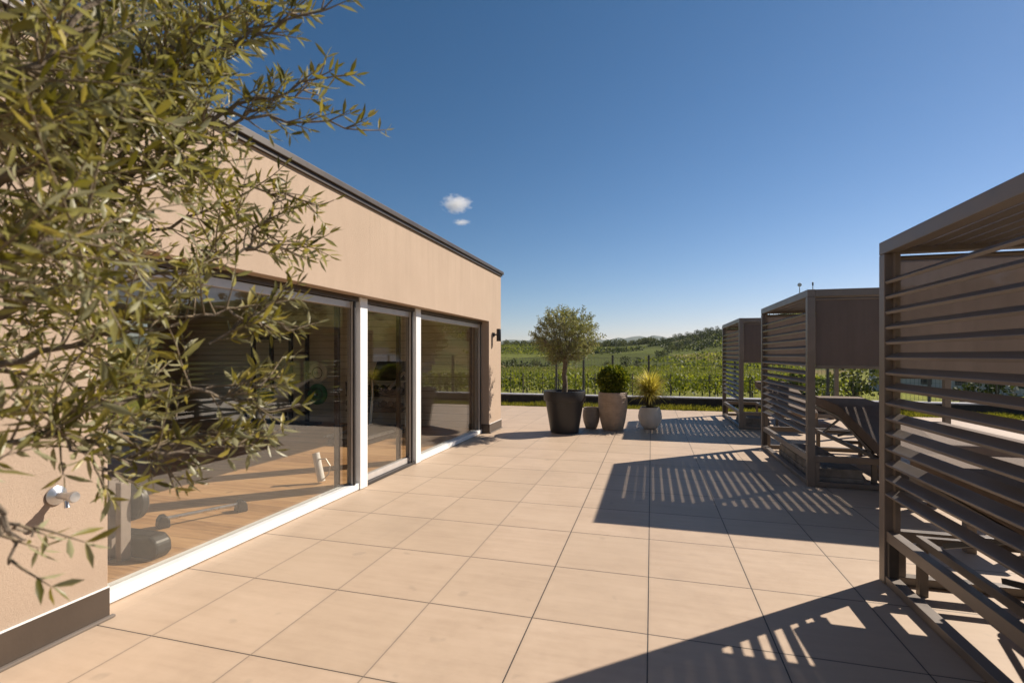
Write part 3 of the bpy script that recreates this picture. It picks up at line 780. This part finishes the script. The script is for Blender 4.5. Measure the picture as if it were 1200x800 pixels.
def pix(p):
    x, y = p.x, p.y; d = -math.sin(YAW)*x + math.cos(YAW)*y; r = math.cos(YAW)*x + math.sin(YAW)*y
    d = max(d, .2)
    return 600 + FPX*r/d, HZ - FPX*(p.z-EYE)/d
def front_olive():
    rnd = random.Random(11)
    t = thing('olive_tree', 'large olive tree reaching in at the left with grey green leaves', 'tree', (0, 0, 0))
    base = Vector((-2.35, .42, 0))
    cen = at(-60, 250, 1.35)
    tr = MB()
    fork = base.lerp(cen, .55); fork.z = 1.35
    tr.tube([base+Vector((0, 0, .6)), base+Vector((.06, .03, .95)), fork], [.055, .048, .04], 12)
    tr.build('trunk', M['bark'], t)
    lm, tw, br = MB(), MB(), MB()
    # limbs: polylines of (u, v, depth) seen in the photo, each from the fork
    limbs = [
        ([(-70, 330, 1.3), (30, 262, 1.3), (110, 228, 1.33), (190, 186, 1.38), (262, 132, 1.45)], .021),
        ([(-90, 300, 1.15), (0, 215, 1.15), (85, 165, 1.2), (160, 95, 1.28), (235, 25, 1.35)], .016),
        ([(-60, 400, 1.2), (40, 345, 1.25), (140, 330, 1.35), (240, 310, 1.5), (300, 290, 1.6)], .014),
        ([(-80, 450, 1.1), (30, 420, 1.15), (120, 395, 1.22), (200, 380, 1.3), (265, 362, 1.38)], .011),
        ([(-80, 500, 1.05), (20, 478, 1.1), (110, 478, 1.18), (190, 458, 1.28), (250, 452, 1.35)], .012),
        ([(-90, 540, 1.0), (10, 520, 1.05), (80, 505, 1.12), (150, 540, 1.2), (205, 520, 1.27)], .010),
        ([(-120, 200, .95), (-20, 120, .95), (60, 60, 1.0), (130, -20, 1.05)], .014),
        ([(-120, 360, .85), (-30, 320, .85), (40, 290, .9), (110, 270, 1.0)], .009),
        ([(-140, 560, .85), (-50, 575, .85), (0, 612, .86), (30, 632, .88)], .007),
        ([(-60, 200, 1.5), (60, 120, 1.6), (190, 60, 1.7), (300, 10, 1.75)], .012),
        ([(-80, 120, 1.3), (20, 40, 1.35), (120, -30, 1.4)], .011),
        ([(-60, 240, 1.3), (60, 190, 1.3), (150, 120, 1.35), (225, 85, 1.42)], .011),
        ([(-60, 80, 1.6), (80, 40, 1.7), (200, -20, 1.75)], .010),
        ([(-60, 300, 1.6), (70, 300, 1.75), (200, 265, 1.85), (290, 225, 1.9)], .012),
        ([(-60, 430, 1.5), (70, 440, 1.65), (170, 500, 1.7), (240, 510, 1.72)], .010),
    ]
    # crown outline on the side that shows: how far to the right foliage may reach at each height
    def inside(p):
        u, v = pix(p)
        lim = interp(v, [(-200, 330), (20, 320), (90, 285), (150, 300), (205, 300), (300, 318), (345, 225), (400, 205), (480, 205), (525, 155), (545, 90), (560, -60), (600, -90), (900, -200)])
        return u < lim
    nodes = []
    for pts, r0 in limbs:
        P = [fork] + [at(*q) for q in pts]
        # subdivide with a little wander
        Q = []
        for a, b in zip(P, P[1:]):
            for k in range(5):
                Q.append(a.lerp(b, k/5) + unit(rnd)*.008)
        Q.append(P[-1])
        br.tube(Q, [r0*(1-.72*i/(len(Q)-1)) for i in range(len(Q))], 8, False)
        for i in range(6, len(Q)):
            nodes.append((Q[i], (Q[i]-Q[i-1]).normalized(), i/len(Q)))
        if r0 > .008: olive_twig(lm, tw, rnd, Q[-1], (Q[-1]-Q[-3]).normalized()+unit(rnd)*.2, rnd.uniform(.12, .2), .066)
    right = Vector((math.cos(YAW), math.sin(YAW), 0))
    # long tips that stand clear of the crown, seen in the photo
    tips = [((262, 132, 1.45), (425, 148, 1.62)), ((240, 60, 1.4), (352, 12, 1.5)), ((250, 60, 1.4), (395, 2, 1.5)), ((262, 132, 1.45), (392, 85, 1.55)), ((262, 150, 1.45), (372, 95, 1.6)),
            ((280, 215, 1.6), (372, 238, 1.7)), ((290, 290, 1.6), (362, 288, 1.68)), ((285, 290, 1.58), (330, 232, 1.62)), ((255, 362, 1.38), (335, 385, 1.45)),
            ((230, 455, 1.33), (318, 478, 1.42)), ((200, 505, 1.3), (312, 515, 1.4)), ((150, 535, 1.2), (285, 520, 1.35)), ((120, 500, 1.2), (205, 560, 1.3)), ((60, 500, 1.1), (130, 560, 1.15)),
            ((240, 400, 1.35), (330, 350, 1.45)), ((0, 612, .86), (45, 625, .9)), ((-10, 590, .86), (20, 655, .9)), ((260, 240, 1.6), (350, 300, 1.75)), ((260, 470, 1.35), (322, 442, 1.42))]
    for a, b in tips:
        A, B = at(*a), at(*b); d = B-A; L = d.length
        n = 7; Q = [A + d*(k/n) + unit(rnd)*.012 for k in range(n+1)]
        br.tube(Q, [.005*(1-.6*k/n) for k in range(n+1)], 6, False)
        for k in range(1, n+1):
            for _ in range(2 if k < n and a[2] > .9 else 1):
                if a[2] < .9 and k % 3: continue
                side = unit(rnd); side = (side - d*side.dot(d)/d.length_squared)
                olive_twig(lm, tw, rnd, Q[k], d.normalized()*rnd.uniform(.7, 1.3) + side*.75, rnd.uniform(.045, .09), rnd.uniform(.05, .066))
    def Q0v(p): return pix(p)[1] < 230
    for (p, d, f) in nodes:
        for _ in range(6 if Q0v(p) else 3):
            dd = d*rnd.uniform(.1, .9) + unit(rnd)*.9 + right*.15
            L = rnd.uniform(.12, .28)
            if not inside(p + dd.normalized()*L): continue
            if noise.noise(p*5.5 + Vector((3, 0, 0))) < -.22: continue
            olive_twig(lm, tw, rnd, p, dd, L, rnd.uniform(.050, .076))
    br.build('branches', M['bark'], t); tw.build('twigs', M['twig'], t); lm.build('crown', M['olive'], t)
    mb = MB(); mb.lathe([(0, 0), (.27, 0), (.29, .02), (.38, .62), (.40, .64), (.42, .80), (.40, .81), (.38, .72), (0, .72)], base, 40); mb.build('planter', M['potblack'], t)
front_olive()

def potted_olive():
    rnd = random.Random(5)
    t = thing('potted_olive_tree', 'round olive tree in a big black planter', 'potted tree', (-1.74, 10.36, 0))
    MB().lathe([(0, 0), (.275, 0), (.29, .012), (.395, .655), (.425, .66), (.432, .675), (.435, .85), (.43, .865), (.405, .865), (.40, .83), (.38, .78)], n=56).build('planter', M['potblack'], t)
    MB().lathe([(.382, .79), (.2, .815), (0, .81)], n=30).build('soil', M['soil'], t)
    tr = MB()
    fork = Vector((.02, 0, 1.42))
    tr.tube([(0, 0, .78), (.015, .01, 1.0), (-.01, 0, 1.2), fork, (.01, 0, 1.55)], [.062, .052, .046, .05, .035], 12)
    lm, tw = MB(), MB()
    cen = Vector((.02, 0, 1.93)); rad = Vector((.74, .74, .66))
    for k in range(16):
        a = k*2.4; e = rnd.uniform(.1, 1.3)
        d = Vector((math.cos(a)*math.cos(e), math.sin(a)*math.cos(e), math.sin(e)))
        end = cen + Vector((d.x*rad.x, d.y*rad.y, d.z*rad.z*.8 - .1))*.72
        mid = fork.lerp(end, .5) + unit(rnd)*.05
        tr.tube([fork, mid, end], [.024, .014, .006], 6, False)
    tr.build('trunk', M['bark'], t)
    for k in range(1250):
        d = unit(rnd); q = rnd.random()**.45
        if d.z < -.3: q *= .85
        lump = 1 + .16*noise.noise(d*2.3)
        p = cen + Vector((d.x*rad.x, d.y*rad.y, d.z*rad.z))*q*.83*lump
        out = (d + unit(rnd)*.7 + Vector((0, 0, .35)))
        olive_twig(lm, tw, rnd, p, out, rnd.uniform(.08, .22), .066, .003, .34)
    tw.build('twigs', M['twig'], t); lm.build('crown', M['olivefar'], t)
potted_olive()
def shrub_pot():
    rnd = random.Random(6)
    t = thing('potted_shrub', 'clipped green ball shrub in a tall brown ribbed planter', 'potted shrub', (-.80, 10.98, 0))
    MB().lathe([(0, 0), (.205, 0), (.22, .015), (.265, .2), (.298, .42), (.31, .6), (.308, .74), (.298, .80), (.292, .808), (.272, .808), (.268, .77), (.27, .74)], n=56).build('planter', M['potbrown'], t)
    MB().lathe([(.272, .745), (.1, .76), (0, .76)], n=24).build('soil', M['soil'], t)
    tr = MB(); tr.tube([(0, 0, .74), (0, 0, .95)], [.03, .02], 8); tr.build('stem', M['bark'], t)
    lm = MB()
    for k in range(5200):
        d = unit(rnd); lump = 1 + .16*noise.noise(d*3.6) + .10*noise.noise(d*8)
        q = rnd.uniform(.72, 1.0)
        p = Vector((0, 0, 1.06)) + Vector((d.x*.30, d.y*.30, d.z*.285))*q*lump
        lm.quad(p, d + unit(rnd)*.8 + Vector((0, 0, .3)), unit(rnd), rnd.uniform(.05, .10), rnd.uniform(.03, .055))
    lm.build('foliage', M['thuja'], t)
    t2 = thing('empty_planter', 'small taupe egg shaped planter between the two big ones', 'planter', (-1.27, 11.08, 0))
    MB().lathe([(0, 0), (.11, 0), (.125, .01), (.172, .16), (.188, .28), (.18, .38), (.162, .455), (.155, .46), (.145, .455), (.16, .36), (.15, .30), (0, .30)], n=44).build('pot', M['pottaupe'], t2)
    t3 = thing('potted_yucca', 'spiky yellow grass tree in a round grey planter', 'potted plant', (-.03, 11.38, 0))
    pr = [(0, 0), (.12, 0), (.14, .01), (.21, .10), (.25, .22), (.252, .28), (.235, .38), (.20, .465), (.195, .472), (.18, .47), (.19, .44)]
    MB().lathe(pr, n=48).build('planter', M['potgrey'], t3)
    MB().lathe([(.192, .442), (0, .45)], n=24).build('soil', M['soil'], t3)
    tk = MB(); tk.tube([(0, 0, .44), (.01, 0, .6), (0, .01, .78)], [.062, .058, .07], 12)
    for k in range(260):
        a = rnd.uniform(0, 6.28); z = rnd.uniform(.46, .80)
        tk.quad(Vector((math.cos(a)*.05, math.sin(a)*.05, z)), Vector((math.cos(a)*.5, math.sin(a)*.5, -1)), Vector((math.cos(a), math.sin(a), .2)), .12, .02)
    tk.build('trunk', M['yuccadark'], t3)
    def blades(n, elo, ehi, llo, lhi, seed):
        mb = MB(); r2 = random.Random(seed)
        for k in range(n):
            a = r2.uniform(0, 6.28); e = r2.uniform(elo, ehi); L = r2.uniform(llo, lhi); wd = r2.uniform(.006, .011)
            p = Vector((0, 0, .76)) + unit(r2)*.04; side = Vector((-math.sin(a), math.cos(a), 0))
            pts = [p.copy()]; ee = e
            for i in range(5):
                p = p + Vector((math.cos(a)*math.cos(ee), math.sin(a)*math.cos(ee), math.sin(ee)))*L/5; pts.append(p.copy()); ee -= r2.uniform(.05, .22)
            b = len(mb.v)
            for i, q in enumerate(pts):
                ww = wd*(1-(i/5)**2*.9)
                mb.v += [tuple(q-side*ww), tuple(q+side*ww)]
            for i in range(5): mb.f.append((b+2*i, b+2*i+1, b+2*i+3, b+2*i+2)); mb.sm.append(True)
        return mb
    blades(900, -.1, 1.5, .40, .60, 1).build('leaves', M['yucca'], t3)
    blades(200, -1.0, .1, .25, .40, 2).build('dry_leaves', M['yuccadark'], t3)
shrub_pot()
def litter():
    mb = MB(); r4 = random.Random(8)
    for k in range(90):
        a = r4.uniform(0, 6.28); c = r4.choice(((-1.74, 10.36, .32), (-.8, 10.98, .25), (-.03, 11.38, .2), (-1.0, 10.3, .0)))
        q = c[2] + abs(r4.gauss(0, .45)) + .03
        d = Vector((r4.uniform(-1, 1), r4.uniform(-1, 1), r4.uniform(0, .15)))
        mb.leaf(Vector((c[0]+q*math.cos(a), c[1]+q*math.sin(a)*.8, .006)), d, Vector((0, 0, 1)), r4.uniform(.035, .06), r4.uniform(.010, .016), -.06)
    tag(mb.build('fallen_leaves', M['yuccadark']), kind='stuff')
litter()

# ------------------------------------------------------------------ vineyard
def vine_row(y, x0, x1, dens, things):
    rnd = random.Random(int(y*10))
    lm = MB(); x = x0; sl = .10
    n = int((x1-x0)*dens)
    for k in range(n):
        x = rnd.uniform(x0, x1); yy = y + sl*x
        if noise.noise(Vector((x*.35, y, 0))) < -.38: continue
        hh = 1.45 + .35*noise.noise(Vector((x*.8, y*3, 4)))
        z = hz(x, yy) + rnd.uniform(.45, hh) if rnd.random() < .8 else hz(x, yy)+rnd.uniform(.1, hh)
        s = rnd.uniform(.10, .22)
        lm.quad(Vector((x, yy + rnd.gauss(0, .22), z)), unit(rnd)+Vector((0, 0, .3)), unit(rnd), s*1.3, s)
    return lm, sl
ys = [34 + 3.0*i + .022*i*i for i in range(36)]
far = MB()
for i, y in enumerate(ys):
    x0, x1 = -.42*y, .26*y + 3
    lm, sl = vine_row(y, x0, x1, 75 if i < 8 else 40, True)
    if i < 8:
        t = thing('vine_row', 'row of leafy green vines on wooden posts in the valley', 'vine row', (0, y, 0), 0, 'vine rows in the valley')
        lm.v = [(a, b-y, c) for a, b, c in lm.v]
        lm.build('foliage', M['vine'], t)
        k = 0; x = math.ceil(x0/2.2)*2.2 + (i % 3)*.5
        while x < x1:
            z = hz(x, y+sl*x)
            MB().box((x-.04, sl*x-.04, z-.2), (x+.04, sl*x+.04, z+1.55)).build('post', M['post'], t)
            x += 2.4
    else:
        b = len(far.v); far.v += lm.v; far.f += [tuple(q+b for q in f) for f in lm.f]; far.sm += lm.sm
tag(far.build('vineyard', M['vine']), kind='stuff')

# ------------------------------------------------------------------ trees on the hills
def tree_mesh(rnd, hgt, wid, n, fleaf):
    tr, lm = MB(), MB()
    tr.tube([(0, 0, -.5), (0, 0, hgt*.3), (.1, 0, hgt*.7)], [hgt*.035, hgt*.025, hgt*.008], 7)
    blobs = [(Vector((rnd.uniform(-.28, .28)*wid, rnd.uniform(-.28, .28)*wid, hgt*rnd.uniform(.35, .8))), rnd.uniform(.22, .36)*wid) for _ in range(7)]
    for c, r in blobs: tr.tube([(0, 0, hgt*.3), c], [hgt*.012, hgt*.004], 5, False)
    for k in range(n):
        c, r = rnd.choice(blobs); d = unit(rnd)
        p = c + d*r*rnd.uniform(.6, 1.0); s = rnd.uniform(.5, 1.)*fleaf
        lm.quad(p, d+unit(rnd)*.8, unit(rnd), s, s*.8)
    return tr, lm
kinds = []
rnd = random.Random(21)
for i in range(4):
    mat = M['treeleaf'] if i % 2 == 0 else M['lightleaf']
    t = thing('hill_tree', '', 'tree', (0, 0, 0), 0, 'trees on the far hills')
    tr, lm = tree_mesh(rnd, 7+i*.8, 6.5+i*.5, 420, .9)
    tr.build('trunk', M['bark'], t); lm.build('crown', mat, t); kinds.append(t)
used = set()
def put_tree(u, d, kind, s, label, group):
    p = at(u, HZ, d); o = kinds[kind]
    if kind in used: o = copy_tree(o)
    used.add(kind)
    o.location = (p.x, p.y, hz(p.x, p.y)); o.scale = (s, s, s); o.rotation_euler = (0, 0, rnd.uniform(0, 6)); o['label'] = label; o['group'] = group
for k in range(13):            # the line of bushes climbing the right hillside
    put_tree(772 + k*5.0, 250 + k*9, k % 4, .55 + .12*rnd.random(), 'small dark bush in the diagonal line up the right hillside', 'bushes in a line up the hillside')
for u, d, k, s in ((733, 165, 0, .62), (745, 175, 2, .5), (712, 180, 1, .5), (600, 190, 0, .5), (628, 175, 3, .45)):
    put_tree(u, d, k, s, 'rounded tree standing alone in the fields below the wood', 'lone trees in the fields')
for k in range(16):
    put_tree(778 + k*4.6 + rnd.uniform(-2, 2), 490 + rnd.uniform(-25, 25), k % 4, .5 + .45*rnd.random(), 'tree on the skyline of the right hill', 'trees on the right skyline')
# the wood that covers the middle ridge reads as one mass
wd = MB(); wt = [tree_mesh(random.Random(90+i), 8, 7.5, 150, 1.7)[1] for i in range(4)]
for k in range(520):
    u = rnd.uniform(560, 772); d = rnd.uniform(400, 640) if u < 700 else rnd.uniform(380, 600)
    if u > 770 and d < 520: continue
    p = at(u, HZ, d)
    if noise.noise(Vector((p.x*.012, p.y*.012, 5))) < -.12 and d < 560: continue
    m = rnd.choice(wt); a = rnd.uniform(0, 6.28); s = rnd.uniform(.3, .75); ca, sa = math.cos(a)*s, math.sin(a)*s
    z0 = hz(p.x, p.y); b = len(wd.v)
    wd.v += [(p.x+x*ca-y*sa, p.y+x*sa+y*ca, z0+z*s) for x, y, z in m.v]
    wd.f += [tuple(q+b for q in f) for f in m.f]; wd.sm += m.sm
for k in range(160):           # woods east of the pavilions, mirrored in the windows
    ph = R(rnd.uniform(18, 60)); d = rnd.uniform(330, 600)
    x, y = d*math.sin(ph), d*math.cos(ph)
    if noise.noise(Vector((x*.01, y*.01, 5))) < -.05: continue
    m = rnd.choice(wt); s = rnd.uniform(.8, 1.5); z0 = hz(x, y); b = len(wd.v)
    wd.v += [(x+q[0]*s, y+q[1]*s, z0+q[2]*s) for q in m.v]
    wd.f += [tuple(q+b for q in f) for f in m.f]; wd.sm += m.sm
tag(wd.build('woodland', M['lightleaf']), kind='stuff')
# vineyard strips and scrub hedges that cover the hillsides, far too many to count
def hill_rows():
    r3 = random.Random(77); va, vb = MB(), MB()
    for k in range(13):
        u = r3.uniform(540, 1000); d = r3.uniform(185, 560); c = at(u, HZ, d)
        ang = r3.uniform(-.5, 1.2); w_, l_ = r3.uniform(18, 45), r3.uniform(30, 75)
        ca, sa = math.cos(ang), math.sin(ang); tgt = va if r3.random() < .6 else vb
        a = -w_
        while a < w_:
            b = -l_
            while b < l_:
                b += r3.uniform(.7, 1.7)
                x, y = c.x + b*ca - a*sa, c.y + b*sa + a*ca
                if r3.random() < .12: continue
                z = hz(x, y)
                for q in range(2):
                    s_ = r3.uniform(.6, 1.2); tgt.quad(Vector((x, y, z+r3.uniform(.2, 1.0))), unit(r3)+Vector((0, 0, .4)), unit(r3), s_*1.3, s_)
            a += 3.4
    for k in range(20):                       # hedges between the fields
        u = r3.uniform(540, 1000); d = r3.uniform(170, 560); c = at(u, HZ, d); ang = r3.uniform(-.4, 1.3); L = r3.uniform(12, 60)
        for q in range(int(L*14)):
            b = r3.uniform(-L, L)/1.6; x, y = c.x + b*math.cos(ang), c.y + b*math.sin(ang)
            h_ = 2.6*(1+.7*noise.noise(Vector((x*.2, y*.2, k))))
            s_ = r3.uniform(.5, 1.1); vb.quad(Vector((x+r3.gauss(0, .8), y+r3.gauss(0, .8), hz(x, y)+r3.uniform(.1, h_))), unit(r3), unit(r3), s_*1.3, s_)
    tag(va.build('hill_vineyard', M['vine']), kind='stuff'); tag(vb.build('scrub', M['treeleaf']), kind='stuff')
hill_rows()
# bushes beyond the fence on the right
for k in range(7):
    x = 5.2 + k*2.3 + rnd.uniform(-.5, .5); y = 19.5 + rnd.uniform(-.6, 1.8)
    o = copy_tree(kinds[(k*3) % 4]); o.location = (x, y, -.6); s = rnd.uniform(.20, .28); o.scale = (s*1.2, s*1.2, s); o['label'] = 'leafy green bush behind the fence at the pavilions'; o['group'] = 'bushes behind the fence'
# farmhouse east of the terrace
fh = thing('farmhouse', 'low farmhouse with brown roof and solar panels beyond the fence', 'house', (34, 72, hz(34, 72)), R(-28))
MB().box((-7, -4, -.5), (7, 4, 3)).build('wall', M['inwall'], fh)
MB().prism([(-4.6, 2.9), (4.6, 2.9), (0, 5.6)], -7.5, 7.5, 'x').build('roof', M['flash'], fh, fix=True)
for x in (-4.5, -1.5, 1.5, 4.5): MB().box((x-.5, -4.05, 1), (x+.5, -4.0, 2.2)).build('window', M['black'], fh)
MB().bar((-3, -3.1, 3.95), (2, -3.1, 3.95), 2.2, .08, (0, -2.7, 4.6)).build('solar_panel', M['steel'], fh)

# ------------------------------------------------------------------ masts on the hill
for u, v, lab, dish in ((937, 333, 'thin radio mast with a round dish above the pavilion roof', 1), (952.5, 331, 'plain thin mast right of the radio mast above the roof', 0)):
    p = at(u, v, 430); g = hz(p.x, p.y)
    t = thing('radio_mast', lab, 'mast', (p.x, p.y, g), 0, 'masts on the hilltop')
    H = p.z - g
    MB().tube([(0, 0, -1), (0, 0, H*.75), (0, 0, H)], [.55, .4, .25], 8).build('mast_pole', M['frame'], t)
    if dish: MB().lathe([(0, -.5), (1.5, -.3), (1.7, .2), (1.4, .4), (0, .5)], (0, -.3, H-.5), 16, 'y').build('dish', M['frame'], t)
    else: MB().lathe([(0, -1.6), (.6, -1.5), (.7, 1.2), (.3, 1.6), (0, 1.7)], (0, 0, H-1.2), 10).build('antenna', M['black'], t)

# ------------------------------------------------------------------ clouds
def cloudmat(name, dens, sc):
    t = NT(name); t.t.nodes.remove(t.b)
    co = t.coord('Object')
    ln = t.n('VectorMath', operation='LENGTH'); t.l(co, ln.inputs[0])
    n = t.noise(co, sc, 7, .62)
    f = t.math('SUBTRACT', t.math('ADD', t.math('SUBTRACT', .92, ln.outputs['Value']), t.math('MULTIPLY', t.math('SUBTRACT', n, .5), 1.9)), .08)
    f = t.math('MULTIPLY', t.math('MAXIMUM', f, 0.), dens)
    vol = t.n('VolumePrincipled'); vol.inputs['Color'].default_value = (1, .99, .98, 1); vol.inputs['Anisotropy'].default_value = .1
    t.l(f, vol.inputs['Density']); t.l(vol.outputs[0], t.out.inputs['Volume'])
    return t.m
M['cloud'] = cloudmat('cloud', .035, 2.3)
for u, v, sx, sz, lab in ((535, 239, 105, 62, 'small white puffy cloud above the building roof'), (541, 260.5, 62, 20, 'thin wisp of cloud below the bigger white cloud')):
    p = at(u, v, 3000)
    bm = bmesh.new(); bmesh.ops.create_icosphere(bm, subdivisions=4, radius=1.0)
    me = bpy.data.meshes.new('cloud'); bm.to_mesh(me); bm.free(); me.materials.append(M['cloud'])
    o = bpy.data.objects.new('cloud', me); col.objects.link(o); o.location = p; o.scale = (sx, sx*.8, sz); o.rotation_euler = (0, 0, YAW)
    tag(o, lab, 'cloud', 'clouds')

# ------------------------------------------------------------------ haze
HAZE = True
if HAZE:
    t = NT('haze_air'); t.t.nodes.remove(t.b)
    vol = t.n('VolumePrincipled'); vol.inputs['Color'].default_value = (.80, .90, 1, 1); vol.inputs['Density'].default_value = 5e-5; vol.inputs['Anisotropy'].default_value = .3
    t.l(vol.outputs[0], t.out.inputs['Volume'])
    tag(MB().box((-6200, -900, -130), (6200, 6200, 300)).build('haze', t.m), kind='stuff')
